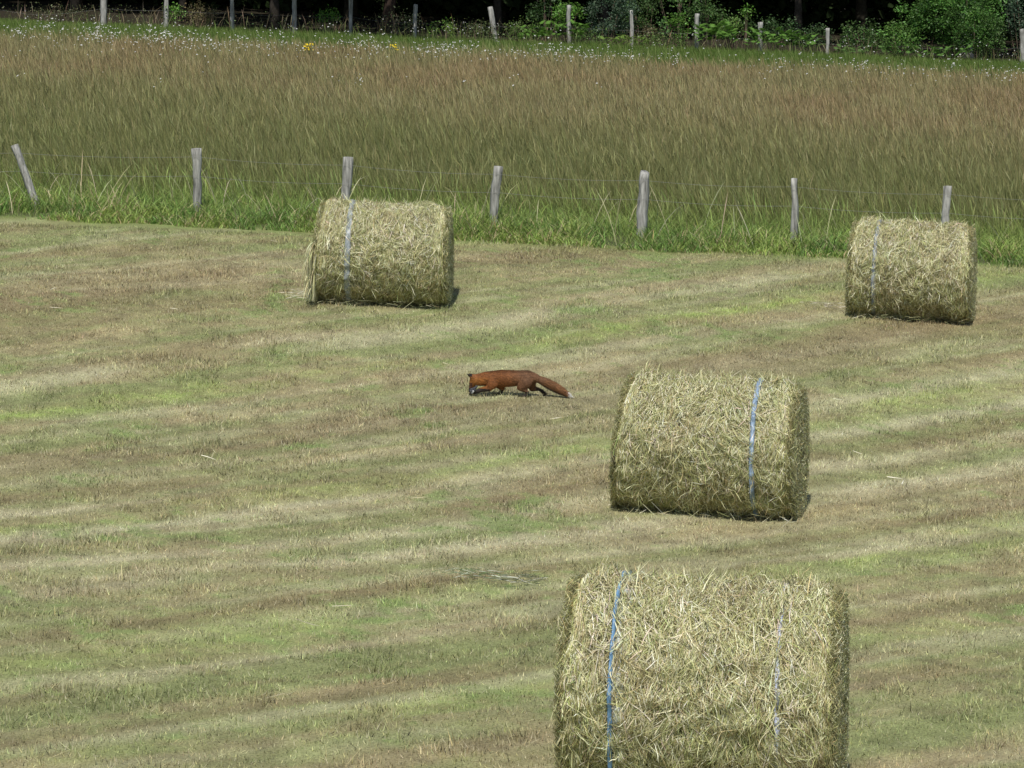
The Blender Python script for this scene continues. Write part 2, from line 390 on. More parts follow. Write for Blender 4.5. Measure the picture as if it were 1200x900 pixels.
PX = PX + [(a_ + rng.normal(0, 9), b_ + rng.normal(0, 3)) for a_, b_ in PX[::2]]
mbf = MB()
for (a_, b_) in PX:
    p = at(a_, b_ + 28); hh = rng.uniform(.5, .68); z0 = p.z + hh
    k_ = 7; r = rng.uniform(.010, .021) * (1.35 if rng.random() < .2 else 1); th = np.linspace(0, 2*np.pi, k_, endpoint=False)
    nrm = np.array([rng.normal(0, .5), -.45 + rng.normal(0, .3), 1.0]); nrm /= np.linalg.norm(nrm)
    s_ = np.cross(nrm, [0, 1, 0]); s_ /= np.linalg.norm(s_); t2 = np.cross(nrm, s_)
    rr = r * rng.uniform(.75, 1.1, k_); ring = np.array([p.x, p.y, z0]) + np.outer(np.cos(th) * rr, s_) + np.outer(np.sin(th) * rr, t2) - nrm * .006
    Vv = np.vstack([ring, np.array([[p.x, p.y, z0 + .004]])])
    tri = [(j, (j + 1) % k_, k_) for j in range(k_)]
    wcol = np.array([.66, .66, .62]) * rng.uniform(.7, 1)
    mbf.add(Vv, tri, None, wcol)
    Vs, ts, qs = tube([(p.x, p.y, p.z), (p.x + rng.normal(0, .02), p.y, z0 - .007)], [.003, .002], 3, cap=False); mbf.add(Vs, None, qs, (.14, .2, .06))
o = mbf.build('white_wildflowers', M_petal); tag(o, 'small white wildflowers dotted through the far edge of the meadow', 'wildflowers', kind='stuff')
for i, (a_, b_, lb) in enumerate(((361, 60, 'clump of bright yellow flowers, the left one in the far meadow, among tan grass'), (463, 60, 'smaller clump of yellow flowers further right among white blooms in the far meadow'))):
    p = at(a_, b_ + 26); root_ = empty('yellow_wildflower', p); tag(root_, lb, 'wildflower', 'yellow flower clumps in the meadow')
    m2 = MB()
    for j in range(26 if i == 0 else 12):
        c_ = np.array([rng.normal(0, .055), rng.normal(0, .05), rng.uniform(.50, .64)]); k_ = 5; th = np.linspace(0, 2*np.pi, k_, endpoint=False) + rng.uniform(0, 6)
        r = rng.uniform(.012, .022); nrm = np.array([rng.normal(0, .4), -.7, 1]); nrm /= np.linalg.norm(nrm); s_ = np.cross(nrm, [0, 1, 0]); s_ /= np.linalg.norm(s_); t2 = np.cross(nrm, s_)
        m1 = MB(); m1.add(np.vstack([c_ + np.outer(np.cos(th), s_) * r + np.outer(np.sin(th), t2) * r, c_ - nrm * .006]), [(q, (q + 1) % k_, k_) for q in range(k_)], None, (.85, .62, .03)); m1.build('flower_head', M_petal, root_)
        Vs, ts, qs = tube([(c_[0] * .3, c_[1] * .3, 0), c_ - nrm * .008], [.004, .0025], 3, cap=False); m2.add(Vs, None, qs, (.14, .2, .06))
    m2.build('stem', M_petal, root_)

# ------------------------------------------------------------------ fences
def post(parent, origin, base, top, r, seed, label=None, slant=0):
    rl = np.random.default_rng(seed); n = 8; k = 14
    b = np.array(base) - np.array(origin); t = np.array(top) - np.array(origin)
    d = t - b; b = b - d * .3
    ts = np.linspace(0, 1, k); pts = b + np.outer(ts, t - b)
    pts[:, 0] += np.cumsum(rl.normal(0, .005, k)); pts[:, 0] -= (pts[-1, 0] - t[0]) * ts
    V, tr, q = tube(pts, r * (1.0 + .1 * np.sin(ts * 5 + seed)), n, rl, .2)
    V[(k-1)*n:k*n, 2] += slant * (V[(k-1)*n:k*n, 1] - t[1]) ; V[-1, 2] = V[(k-1)*n:k*n, 2].mean() + .006
    o = npmesh('fence_post', V, [np.array(tr), np.array(q)], M_wood, None, parent)
    if label: o['label'] = label
    return o
def wire(parent, origin, pts, r, name='wire'):
    P = []
    for a, b in zip(pts[:-1], pts[1:]):
        a = np.array(a) - np.array(origin); b = np.array(b) - np.array(origin)
        for t in np.linspace(0, 1, 7)[:-1]: p = a + (b - a) * t; p[2] -= .03 * 4 * t * (1 - t); P.append(p)
    P.append(np.array(pts[-1]) - np.array(origin))
    V, tr, q = tube(P, r, 4); return npmesh(name, V, [np.array(tr), np.array(q)], M_wire, None, parent)
DF = 41.3
front = [((-139, 165), -128, .06, 11), ((17, 170), 45, .062, 1), ((230, 174), 232, .066, 2), ((408, 184), 405, .060, 3), ((585, 195), 578, .056, 4), ((756, 202), 752, .062, 5), ((930, 209), 930, .050, 6), ((1110, 218), 1106, .058, 7), ((1290, 226), 1288, .06, 8)]
org = (0, DF, ground(0, DF))
f1 = empty('wire_fence', org); tag(f1, 'post and wire fence with pale grey wooden posts between mown field and meadow', 'fence', 'post and wire fences')
ends = []
for (tx, ty), bx_, r, sd_ in front:
    dp = DF + .25 - .06 * (bx_ - 600) / 87; topp = ray(tx, ty, dp + (.06 if sd_ % 2 else -.05)); bp = ray(bx_, 275, dp); base = Vector((bp.x, dp, ground(bp.x, dp)))
    lb = {1: 'post leaning strongly to the left', 5: 'thicker post with a slanting weathered top', 6: 'thinnest post'}.get(sd_)
    post(f1, org, base, topp, r, sd_, lb, slant=.55 if sd_ == 5 else 0); ends.append((base, topp))
for hfrac in (.88, .60):
    wire(f1, org, [tuple(b + (t - b) * hfrac + Vector((0, -.07, 0))) for b, t in ends], .0016)
DB = 80.0
back = [(-40, -6, 0), (44, 3, 0), (122, -5, .16), (195, -4, .11), (272, -3, .10), (345, -2, .12), (411, -2, .12), (487, 5, .09), (577, 8, .13), (667, 6, .10), (740, 12, .115), (817, 16, .125), (891, 26, .11), (970, 33, .105), (1048, 36, 0), (1122, 38, 0), (1198, 34, .12)]
orgb = (0, DB, ground(0, DB))
f2 = empty('wire_fence', orgb); tag(f2, 'old post and wire fence half sunk in bracken along the dark wood', 'fence', 'post and wire fences')
endb = []
for i, (px_, ty, wdt) in enumerate(back):
    base = ray(px_ + (4 if px_ == 577 else 0), 60, DB); base.z = ground(base.x, DB); topp = ray(px_ - (3 if px_ == 577 else 0), ty, DB)
    if ty < 0: topp.z = base.z + 1.12
    endb.append((base, topp))
    if wdt: post(f2, orgb, base, topp, wdt / 2, 40 + i)
for hfrac in (.5,): wire(f2, orgb, [tuple(b + (t - b) * hfrac + Vector((0, -.06, 0))) for b, t in endb], .0014)

# ------------------------------------------------------------------ leaves, shrubs, trees
def leafset(cen, size, cols, up=.3):
    """diamond leaves, two bent triangles each"""
    n = len(cen)
    a = rng.normal(0, 1, (n, 3)); a[:, 2] *= .6; a /= np.linalg.norm(a, axis=1)[:, None]
    b = rng.normal(0, 1, (n, 3)); b[:, 2] += 0; b = np.cross(a, b); b /= np.linalg.norm(b, axis=1)[:, None]
    nn = np.cross(a, b); s = size[:, None]
    V = np.stack([cen - a * s * .55, cen + b * s * .3 + nn * s * .08, cen + a * s * .55, cen - b * s * .3 + nn * s * .08], 1).reshape(-1, 3)
    i = np.arange(n)[:, None] * 4
    tri = np.concatenate([i + np.array([[0, 1, 2]]), i + np.array([[0, 2, 3]])])
    return V, tri, np.repeat(cols, 4, 0)
def clumps(n, cen, rad, k, cs, shell=.45):
    """n leaves in k clumps inside an ellipsoid"""
    d = rng.normal(0, 1, (k, 3)); d /= np.linalg.norm(d, axis=1)[:, None]
    r = rng.uniform(shell, 1, (k, 1)) ** .6
    c = np.array(cen) + d * r * np.array(rad)
    idx = rng.integers(0, k, n)
    tone = rng.uniform(.6, 1.4, k)
    return c[idx] + rng.normal(0, 1, (n, 3)) * cs, tone[idx], c
def stems_to(mb, root, targets, r0, col, wob=.06):
    for t in targets:
        t = np.array(t); r_ = np.array(root); mid = r_ + (t - r_) * .5 + rng.normal(0, wob, 3) * np.linalg.norm(t - r_)
        u = np.linspace(0, 1, 7)[:, None]; P = (1-u)**2 * r_ + 2*u*(1-u) * mid + u**2 * t
        V, tr, q = tube(P, np.linspace(r0, r0 * .25, 7), 5); mb.add(V, tr, q, col)
def shrub(px_, top, bot, wpx, d, col, label, n=1500, ls=.06, group='shrubs along the wood edge', name='shrub', cat='shrub', k=26, cs=.09, barkc=(.16, .12, .09)):
    s = F / d; n = int(n * 1.5); W = wpx / s; bx = ray(px_, 50, d).x; gz_ = ground(bx, d); H = max(.3, (ray(px_, top, d).z - gz_))
    zlow = max(.05, ray(px_, bot, d).z - gz_)
    o = empty(name, (bx, d, gz_)); tag(o, label, cat, group)
    cz = (zlow + H) / 2; rz = (H - zlow) / 2
    P, tone, cen = clumps(n, (0, 0, cz), (W / 2, min(W / 2, .7), rz), k, cs, .25)
    P[:, 2] = np.maximum(P[:, 2], .03)
    C = var(np.array(col) * tone[:, None], n, .22, .08)
    V, tri, C = leafset(P, rng.uniform(.6, 1.3, n) * ls, C)
    npmesh('foliage', V, tri, M_leaf, C, o)
    mb = MB(); stems_to(mb, (0, 0, -.1), cen[:9], .018, barkc); mb.build('stem', M_bark, o)
    return o
def frond(mb, base, az, L, col, up=.9):
    m = 9; t = np.linspace(0, 1, m)
    hx = np.cos(az) * L * (t * .75 + .0) ; hy = np.sin(az) * L * t * .75; hz = L * up * (t - .62 * t**2)
    P = np.array(base) + np.stack([hx, hy, hz], 1)
    V, tr, q = tube(P, np.linspace(.006, .002, m), 3, cap=False); mb.add(V, None, q, np.array(col) * .9)
    tan = np.gradient(P, axis=0); tan /= np.linalg.norm(tan, axis=1)[:, None]; s = np.cross(tan, [0, 0, 1.]); s /= np.linalg.norm(s, axis=1)[:, None] + 1e-9
    for i in range(2, m):
        for f_ in (0, .5):
            if i == m - 1 and f_: continue
            p = P[i] + (P[min(i+1, m-1)] - P[i]) * f_; ln = L * .30 * (1.05 - t[i])**.7 + .01; wd_ = L * .045
            for sg in (-1, 1):
                tipp = p + s[i] * sg * ln + tan[i] * ln * .35 - np.array([0, 0, ln * .15]); a = tan[i] * wd_
                mb.add(np.array([p - a * .6, p + a, tipp]), [(0, 1, 2)], None, np.array(col) * rng.uniform(.8, 1.25))
def bracken(px_, top, wpx, d, col, label, nf=16):
    s = F / d; W = wpx / s; bx = ray(px_, 50, d).x; gz_ = ground(bx, d); H = ray(px_, top, d).z - gz_
    o = empty('bracken_fern', (bx, d, gz_)); tag(o, label, 'fern', 'bracken in front of the wood')
    mb = MB()
    for i in range(nf * 3):
        x0 = rng.uniform(-.5, .5) * W; y0 = rng.uniform(-.3, .3); frond(mb, (x0, y0, H * rng.uniform(.35, .85)), rng.uniform(0, 2*np.pi), rng.uniform(.3, .55) * max(H, .6), col, rng.uniform(.75, 1.3))
    mb.build('frond', M_leaf, o)
    mb2 = MB()
    for i in range(6):
        x0 = rng.uniform(-.5, .5) * W; V, tr, q = tube([(0, 0, -.1), (x0 * .6, 0, .04), (x0 + .03, .02, H * .6)], [.012, .008, .004], 4); mb2.add(V, tr, q, (.15, .16, .07))
    mb2.build('stem', M_bark, o)
BG = (.13, .27, .045); DG = (.055, .10, .035); BL = (.075, .125, .07); YG = (.19, .31, .06); BRN = (.17, .15, .07)
shrub(205, 6, 26, 26, 80.2, BG, 'small green leafy shrub beside the narrow post at the far left of the wood edge', 240, .06, k=8)
shrub(232, 4, 28, 44, 80.8, BRN, 'brownish dull green bush just right of the small leafy shrub, far left', 700, .05)
shrub(383, 10, 28, 24, 80.0, (.12, .26, .04), 'small bright green bush alone in the dark gap left of centre', 260, .055, k=9)
shrub(70, 8, 24, 70, 81.3, (.10, .11, .05), 'thin brown and green weeds at the dark wood edge, far left', 420, .05)
shrub(518, 26, 42, 32, 79.3, YG, 'low bramble with pale lit leaves in front of the dark post', 300, .055, k=10)
shrub(560, 28, 46, 60, 79.6, (.10, .13, .05), 'low dull green bush at the foot of the leaning pale post', 600, .05)
shrub(612, 24, 48, 40, 79.8, (.13, .2, .05), 'low mid green bush between the leaning pale post and the next post', 500, .05)
shrub(668, 4, 30, 44, 80.6, BG, 'bright green leafy shrub wrapped round a post left of the blue green bush', 900, .065)
shrub(712, -16, 46, 66, 80.5, BL, 'large blue green bush reaching out of the frame between two pale posts', 3200, .055, k=40)
shrub(758, 30, 52, 26, 80.1, BRN, 'low brownish twiggy bush right of the blue green bush', 260, .05, k=8)
shrub(793, 14, 44, 30, 80.7, BG, 'green sapling foliage beside the tallest right hand post', 420, .065, k=9)
shrub(775, 24, 44, 16, 80.3, (.10, .2, .06), 'small dark green sprig left of the tallest right hand post', 130, .06, k=5)
shrub(858, 20, 46, 40, 80.5, (.12, .21, .05), 'open green bush around thin bent stems right of the tallest post', 500, .06, k=12)
shrub(874, 5, 22, 14, 80.2, BG, 'slim sapling with one bright tuft of leaves on top', 110, .06, k=3)
shrub(752, -6, 36, 60, 81.6, (.07, .13, .035), 'dim green bush behind the gap right of the blue green bush', 1100, .06)
shrub(826, 0, 34, 56, 81.8, (.08, .15, .04), 'dim green bush standing behind the tallest right hand post', 1000, .065)
shrub(905, 18, 46, 60, 81.8, (.05, .10, .03), 'dark bush behind the short post stump', 900, .06)
shrub(1012, 26, 60, 70, 81.3, (.08, .15, .04), 'dark green bush filling the gap left of the big leafy bush', 1300, .06)
shrub(690, 34, 56, 50, 79.6, (.12, .20, .05), 'low green bush in the grass below the blue green bush', 600, .05)
shrub(780, 40, 58, 60, 79.7, (.12, .19, .05), 'low green bush in the grass just left of the tallest post', 600, .05)
shrub(955, 32, 58, 44, 80.8, DG, 'very dark green low bush behind the bracken', 800, .05)
shrub(1052, 22, 66, 50, 80.3, (.11, .22, .045), 'bright green shrub at the left side of the big leafy bush', 1300, .06)
shrub(1117, -20, 64, 130, 80.6, (.09, .20, .04), 'big leafy green bush covering the fence at the right of the frame', 9500, .065, k=100, cs=.1)
shrub(1143, 9, 66, 50, 79.9, (.09, .19, .04), 'leafy green bush in front of the pale grey trunk at right', 2600, .06, k=40)
shrub(795, -30, 9, 60, 81.6, (.10, .2, .05), 'tall thin sapling with hanging leaves at the top edge above the tallest post', 500, .07)
shrub(640, -14, 34, 46, 81.4, (.06, .12, .035), 'dim dark green bush behind the bracken left of the leafy post', 800, .06)
shrub(470, 10, 40, 60, 81.2, (.06, .08, .035), 'dull twiggy weeds behind the shaded post left of the bramble', 500, .05)
shrub(1158, 20, 74, 60, 80.1, (.08, .15, .04), 'mid green bush under the right side of the big leafy bush', 1500, .055)
shrub(1196, -20, 60, 40, 81.0, BL, 'blue green foliage at the right edge of the frame', 1300, .06)
shrub(1240, 0, 80, 70, 80.4, (.09, .18, .04), 'green bush beyond the right hand end post', 1200, .065)
bracken(620, 30, 30, 79.4, BG, 'bracken left of the post wrapped in bright leaves', 12)
bracken(660, 26, 60, 79.5, BG, 'broad bracken patch at the foot of the leafy post', 22)
bracken(735, 42, 60, 79.3, YG, 'low bracken at the foot of the post beside the blue green bush', 14)
bracken(835, 28, 50, 79.6, BG, 'tall bracken right of the tallest post', 22)
bracken(900, 34, 50, 79.6, BG, 'bright bracken around the short post stump', 22)
bracken(940, 36, 30, 79.8, BG, 'bracken frond patch pointing right beside the dark gap', 12)
bracken(1100, 54, 70, 79.3, (.12, .25, .05), 'low bracken below the big leafy bush at right', 18)
bracken(1010, 54, 60, 79.6, (.10, .19, .045), 'dull low bracken left of the big leafy bush', 14)

def tree(x, y, H, tr, crown_r, zb, col, label, bark=(.12, .10, .08), n=2600, name='broadleaf_tree', droop=None, lean=0):
    gz_ = ground(x, y); o = empty(name, (x, y, gz_)); tag(o, label, 'tree', 'trees of the wood')
    mb = MB(); k = 9; t = np.linspace(0, 1, k); P = np.stack([lean * t * H * .3 + np.cumsum(rng.normal(0, .05, k)) * t, np.cumsum(rng.normal(0, .05, k)) * t, -.3 + t * H * .85], 1)
    V, a, q = tube(P, tr * (1 - .8 * t) * (1 + .6 * np.exp(-t * 22)), 10, rng, .07); mb.add(V, a, q, bark)
    pts, tone, cen = clumps(n, (lean * H * .2, 0, (zb + H) / 2), (crown_r, crown_r, (H - zb) / 2), 46, .42, .35)
    pts[:, 2] = np.maximum(pts[:, 2], zb)
    if droop:      # low branches added out of view over the fence to shade its posts
        q_, tn_, cd = clumps(4200, (0, 78.75 - y, 2.35), (2.2, 1.1, .6), 40, .2, .1)
        q_[:, 2] = np.maximum(q_[:, 2], 1.62); pts = np.vstack([pts, q_]); tone = np.concatenate([tone, tn_]); n = n + 4200
        for c_ in cd[:7]: stems_to(mb, P[3], [c_], tr * .3, bark)
    for c_ in cen[:12]:
        i = int(np.clip((c_[2] - 1.5) / H * k, 2, k - 2)); stems_to(mb, P[i], [c_], tr * .3, bark)
    mb.build('trunk', M_bark, o)
    C = var(np.array(col) * tone[:, None], n, .2, .08); V, tri, C = leafset(pts, np.where(np.arange(n) < 5200, rng.uniform(.25, .5, n), rng.uniform(.12, .24, n)), C)
    npmesh('crown', V, tri, M_leaf, C, o)
    return o
TL = [(-20.5, 'leftmost tree of the wood edge, outside the left of the frame'), (-16.5, 'tree of the wood edge just left of the frame'), (-12.4, 'dark trunked tree behind the far left weeds'), (-9.2, 'tree behind the narrow lit post at left'),
      (-6.4, 'tree in the dark gap behind the shaded posts'), (-3.5, 'brownish slanting trunk behind the middle shaded post'), (-.4, 'tree in the dark gap behind the leaning pale post'), (2.6, 'tree behind the blue green bush'),
      (5.4, 'tree in the dark behind the tallest right hand post'), (8.0, 'tree in the dark gap behind the short stump'), (14.6, 'tree behind the right edge of the frame'), (19, 'rightmost tree of the wood edge, outside the frame')]
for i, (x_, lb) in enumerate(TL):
    fr = -8 < x_ < -2.4  # crowns set low and forward here, shaped to shade the back posts
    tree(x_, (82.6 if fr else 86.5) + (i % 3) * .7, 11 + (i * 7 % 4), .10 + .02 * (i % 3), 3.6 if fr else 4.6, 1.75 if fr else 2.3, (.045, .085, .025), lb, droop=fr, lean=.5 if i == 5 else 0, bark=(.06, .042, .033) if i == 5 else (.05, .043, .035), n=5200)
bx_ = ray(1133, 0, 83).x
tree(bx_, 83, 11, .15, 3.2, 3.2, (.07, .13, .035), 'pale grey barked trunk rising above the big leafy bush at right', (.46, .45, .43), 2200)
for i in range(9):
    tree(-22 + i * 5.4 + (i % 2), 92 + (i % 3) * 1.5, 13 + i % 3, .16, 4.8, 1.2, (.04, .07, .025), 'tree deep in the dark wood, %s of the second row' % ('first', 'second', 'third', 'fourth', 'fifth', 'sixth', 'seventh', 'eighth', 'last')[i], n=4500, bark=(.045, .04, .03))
# the dense mass behind, deep shade put into its dark dull leaf colour
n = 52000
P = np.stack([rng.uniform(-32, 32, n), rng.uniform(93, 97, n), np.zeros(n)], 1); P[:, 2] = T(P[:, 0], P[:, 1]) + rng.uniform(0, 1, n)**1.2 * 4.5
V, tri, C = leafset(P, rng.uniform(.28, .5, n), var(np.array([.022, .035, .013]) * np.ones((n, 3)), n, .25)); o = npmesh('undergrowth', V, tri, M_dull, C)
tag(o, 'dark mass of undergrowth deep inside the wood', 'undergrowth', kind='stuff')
n = 9000
P = np.stack([rng.uniform(-17, 17, n), rng.uniform(79.2, 83.5, n), np.zeros(n)], 1)
k = (fbm(P[:, 0] * .9, P[:, 1], 3, 90) > .45) & (P[:, 1] > 79.9); P = P[k]; n = len(P); P[:, 2] = T(P[:, 0], P[:, 1]) + rng.uniform(0, 1, n)**1.5 * .5
V, tri, C = leafset(P, rng.uniform(.03, .07, n), var(np.array([.12, .14, .06]) * np.ones((n, 3)), n, .35, .12)); mb = MB(); mb.add(V, tri, None, C)
n = 800; x = rng.uniform(-17, 17, n); y = rng.uniform(79.0, 82.5, n); c = var(np.array([.30, .24, .15]) * np.ones((n, 3)), n, .3, .1)
V, tri, C = blades(x, y, T(x, y), rng.uniform(.3, .75, n), rng.uniform(.008, .018, n), rng.uniform(0, 6.28, n), rng.uniform(0, .5, n), rng.uniform(0, .4, n), c * .8, c, 4, np.array([.6, .5, .9, 0])); mb.add(V, tri, None, C)
o = mb.build('weeds', M_leaf); tag(o, 'brownish weeds and dry stalks along the edge of the wood', 'weeds', kind='stuff')

# ------------------------------------------------------------------ hay bales
HP = np.array([[.80, .76, .53], [.58, .55, .31], [.46, .47, .22], [.50, .40, .22], [.24, .20, .10], [.38, .42, .18]])
HW = np.array([.24, .26, .20, .13, .08, .09])
def make_bale(name, label, d, px_, W, R, yaw, nst, strips, seed, tilt=-.041, sw=1.0, flare=0.0, skew=.06):
    global rng
    keep_rng = rng; rng = np.random.default_rng(seed)
    bx = (px_ - 600) / F * d / math.cos(0); gz_ = ground(bx, d)
    root = empty(name, (bx, d, gz_ - .035), -yaw); tag(root, label, 'hay bale', 'round hay bales on the mown field')
    pa_, pb_ = rng.uniform(0, 50, 2)
    # u along axis (-1..1), th angle from straight down going to the front (camera)
    def surf(u, th, lift):
        """body point: rounded cylinder with soft lumps; |u|<=1 barrel"""
        au = np.abs(u)
        rr = R * (1 + .03 * (fbm(u * 2.2 + pa_, th * 1.6 + pb_, 3, seed) - .5) * 2 + .03 * (fbm(u * 6 + pb_, th * 5 + pa_, 2, seed + 3) - .5) * 2 + .045 * (fbm(u * 12 + pb_, th * 11 + pa_, 2, seed + 4) - .5) * 2)
        rr = rr - .022 * np.clip((au - .95) / .05, 0, 1)**2 + .02 * np.exp(-((au - .8) / .1)**2) + lift
        z = R - rr * np.cos(th); yy = -rr * np.sin(th)
        z = np.where(z < .35 * R, z * .9 + .035 * R, z)         # settles on the ground
        z = z * .985
        yy = yy * (1 + .03 * np.exp(-(z / (.6 * R))**2))
        rag = .045 * (fbm(th * 2.2 + pa_, np.sign(u) * 4 + 8 + th * 0, 3, seed + 8) - .5) * 2
        xx = u * W / 2 * (1 + rag * au**3) + skew * np.clip(z / (2 * R), 0, 1) * np.clip((.2 - u) / 1.2, 0, 1)**2
        return np.stack([xx, yy, z + tilt * xx], -1)
    mb = MB()
    nu, nt_ = 60, 96
    U = np.linspace(-1, 1, nu); TH = np.linspace(0, 2*np.pi, nt_, endpoint=False); UU, TT = np.meshgrid(U, TH, indexing='ij')
    V = surf(UU.ravel(), TT.ravel(), -.025)
    q = [];
    for i in range(nu - 1):
        for j in range(nt_): k = (j+1) % nt_; q.append((i*nt_+j, i*nt_+k, (i+1)*nt_+k, (i+1)*nt_+j))
    base = np.array([.16, .14, .075])
    cn = fbm(V[:, 0] * 20 + 40, V[:, 2] * 20 + V[:, 1] * 7 + 40, 3, seed)[:, None]
    mb.add(V, None, q, base * (.6 + .8 * cn))
    # end caps, rings sinking towards the core with lumps
    for sg in (-1, 1):
        rings = []; nr = 12
        edge = surf(np.full(nt_, float(sg)), TH, -.025); cen = edge.mean(0)
        for i in range(nr + 1):
            f = 1 - i / nr; p = cen + (edge - cen) * max(f, .001)
            bul = .035 * (1 - f**2) * 1 + .05 * (fbm(p[:, 1] * 5 + seed, p[:, 2] * 5 + sg * 3, 3, seed + 9) - .5) * min(1, (1 - f) * 8)
            p = p.copy(); p[:, 0] += sg * bul; rings.append(p)
        Vc = np.concatenate(rings); qc = []
        for i in range(nr):
            for j in range(nt_): k = (j+1) % nt_; qq = (i*nt_+j, i*nt_+k, (i+1)*nt_+k, (i+1)*nt_+j); qc.append(qq if sg < 0 else qq[::-1])
        cn = fbm(Vc[:, 1] * 18 + 20, Vc[:, 2] * 18 + 20, 3, seed + 1)[:, None]
        mb.add(Vc, None, qc, base * (.5 + .8 * cn))
    def strands(u0, t0, L, al, w, lift0, lift1, col, bend=.16, K=6):
        n = len(u0); t = np.linspace(-.5, .5, K)
        be = rng.normal(0, bend, n)
        a = al[:, None] + be[:, None] * t * 2
        ds = L[:, None] / (K - 1)
        du = np.cumsum(np.sin(a) * ds, 1) / (W / 2); dt = np.cumsum(np.cos(a) * ds, 1) / R
        u = u0[:, None] + du - du.mean(1, keepdims=True); th = t0[:, None] + dt - dt.mean(1, keepdims=True)
        tt = (t + .5)
        lf = lift0[:, None] + (lift1 - lift0)[:, None] * tt**2 + .008 * np.sin(tt * 9 + rng.uniform(0, 6, n)[:, None])
        P = surf(np.clip(u, -1.0, 1.0), th, lf)
        over = np.clip(np.abs(u) - 1.0, 0, None) * W / 2 * np.sign(u); P[..., 0] += over * .55; P[..., 2] -= np.abs(over) * .6
        P[..., 2] = np.maximum(P[..., 2], .012 + tilt * P[..., 0])
        tan = np.gradient(P, axis=1); tan /= np.linalg.norm(tan, axis=2, keepdims=True) + 1e-9
        nr_ = np.stack([np.zeros_like(th), -np.sin(th), -np.cos(th)], -1)
        nr_ = nr_ + rng.normal(0, .45, (n, 1, 3))
        S = np.cross(tan, nr_); S /= np.linalg.norm(S, axis=2, keepdims=True) + 1e-9
        pw = (w[:, None] * .5) * np.interp(np.linspace(0, 1, K), [0, .2, .8, 1], [.6, 1, .8, 0])
        V, tri, m = ribbons(P, S, pw); mb.add(V, tri, None, np.repeat(col, m, 0))
    def cols(n, u=None, th=None):
        c = HP[rng.choice(6, n, p=HW)]
        if u is not None:
            g_ = fbm(u * 3 + pa_, th * 2.5, 3, seed + 20)[:, None]      # greener and browner drifts in the hay
            c = c * (1 - .45 * ss(.5, .75, g_)) + np.array([.42, .33, .20]) * .45 * ss(.5, .75, g_)
            g2 = fbm(u * 2 + pb_, th * 3.5, 3, seed + 21)[:, None]; c = c * (1 - .4 * ss(.5, .75, g2)) + np.array([.36, .40, .19]) * .4 * ss(.5, .75, g2)
        return var(c * np.array([.97, .98, .88]), n, .30, .03)
    n = nst
    u0 = rng.uniform(-1.0, 1.0, n); t0 = rng.uniform(.15, 2*np.pi - .15, n)
    dirn = fbm(u0 * 4 + 9, t0 * 3 + 9, 2, seed + 5)
    al = rng.normal(0, .45, n) + (dirn - .5) * 2.8; al[np.abs(u0) > .86] *= .35
    lf = rng.uniform(-.02, .03, n) ; lumps = fbm(u0 * 9 + pb_, t0 * 7, 2, seed + 6); lf += (lumps - .5) * .06
    strands(u0, t0, rng.uniform(.04, .17, n), al, rng.uniform(.0015, .0036, n) * sw, lf, lf + rng.normal(0, .012, n), cols(n, u0, t0))
    # coarser pale stalks on top
    n = int(nst * .035); u0 = rng.uniform(-1, 1, n); t0 = rng.uniform(.2, 2*np.pi - .2, n)
    strands(u0, t0, rng.uniform(.05, .2, n), rng.normal(0, .7, n), rng.uniform(.003, .0055, n) * sw, rng.uniform(.01, .035, n), rng.uniform(.01, .05, n), var(np.array([.74, .70, .52]) * np.ones((n, 3)), n, .1), .15)
    # sprung ends and tufts
    n = int(nst * .075); u0 = rng.uniform(-1, 1, n); t0 = rng.uniform(.1, 2*np.pi - .1, n)
    strands(u0, t0, rng.uniform(.08, .22, n), rng.uniform(0, 6.28, n), rng.uniform(.0025, .005, n) * sw, rng.uniform(0, .02, n), rng.uniform(.02, .13, n)**1.0, cols(n), .5)
    # shaggy rims, hanging over the ends
    n = int(nst * .11); sg = rng.choice([-1, 1], n); u0 = sg * rng.uniform(.9, 1.06, n); t0 = rng.uniform(.2, 2*np.pi - .2, n)
    strands(u0, t0, rng.uniform(.08, .3, n), rng.normal(0, .35, n), rng.uniform(.003, .006, n) * sw, rng.uniform(-.02, .02, n), rng.uniform(-.02, .04, n), cols(n), .4)
    # strands over the end faces
    n = int(nst * .32); sg = rng.choice([-1., 1.], n); rad = np.sqrt(rng.uniform(.02, 1.02, n)) * R; ph = rng.uniform(0, 2*np.pi, n); K = 5
    t = np.linspace(-.5, .5, K); L = rng.uniform(.06, .24, n); al = rng.normal(0, .5, n); dph = (t * (L * np.cos(al) / np.maximum(rad, .12))[:, None]); dr = t * (L * np.sin(al))[:, None]
    rr = rad[:, None] + dr; pp = ph[:, None] + dph
    P = np.stack([sg[:, None] * (W / 2 + .03 + rng.uniform(-.02, .04, n)[:, None] + .02 * np.sin(t * 7 + rng.uniform(0, 6, n)[:, None]) + .0 * rr), rr * np.sin(pp) * .99, R * .985 - rr * np.cos(pp) * .985], -1)
    P[..., 2] = np.maximum(P[..., 2], .02); P[..., 0] += skew * np.clip(P[..., 2] / (2 * R), 0, 1) * (sg < 0)[:, None]; P[..., 2] += tilt * P[..., 0]
    tan = np.gradient(P, axis=1); tan /= np.linalg.norm(tan, axis=2, keepdims=True) + 1e-9
    nn = np.stack([sg, np.zeros(n), np.zeros(n)], 1)[:, None] + rng.normal(0, .4, (n, 1, 3)); S = np.cross(tan, nn); S /= np.linalg.norm(S, axis=2, keepdims=True) + 1e-9
    V, tri, m = ribbons(P, S, rng.uniform(.0025, .005, n)[:, None] * sw * .5 * np.array([.7, 1, 1, .7, 0])); mb.add(V, tri, None, np.repeat(cols(n), m, 0))
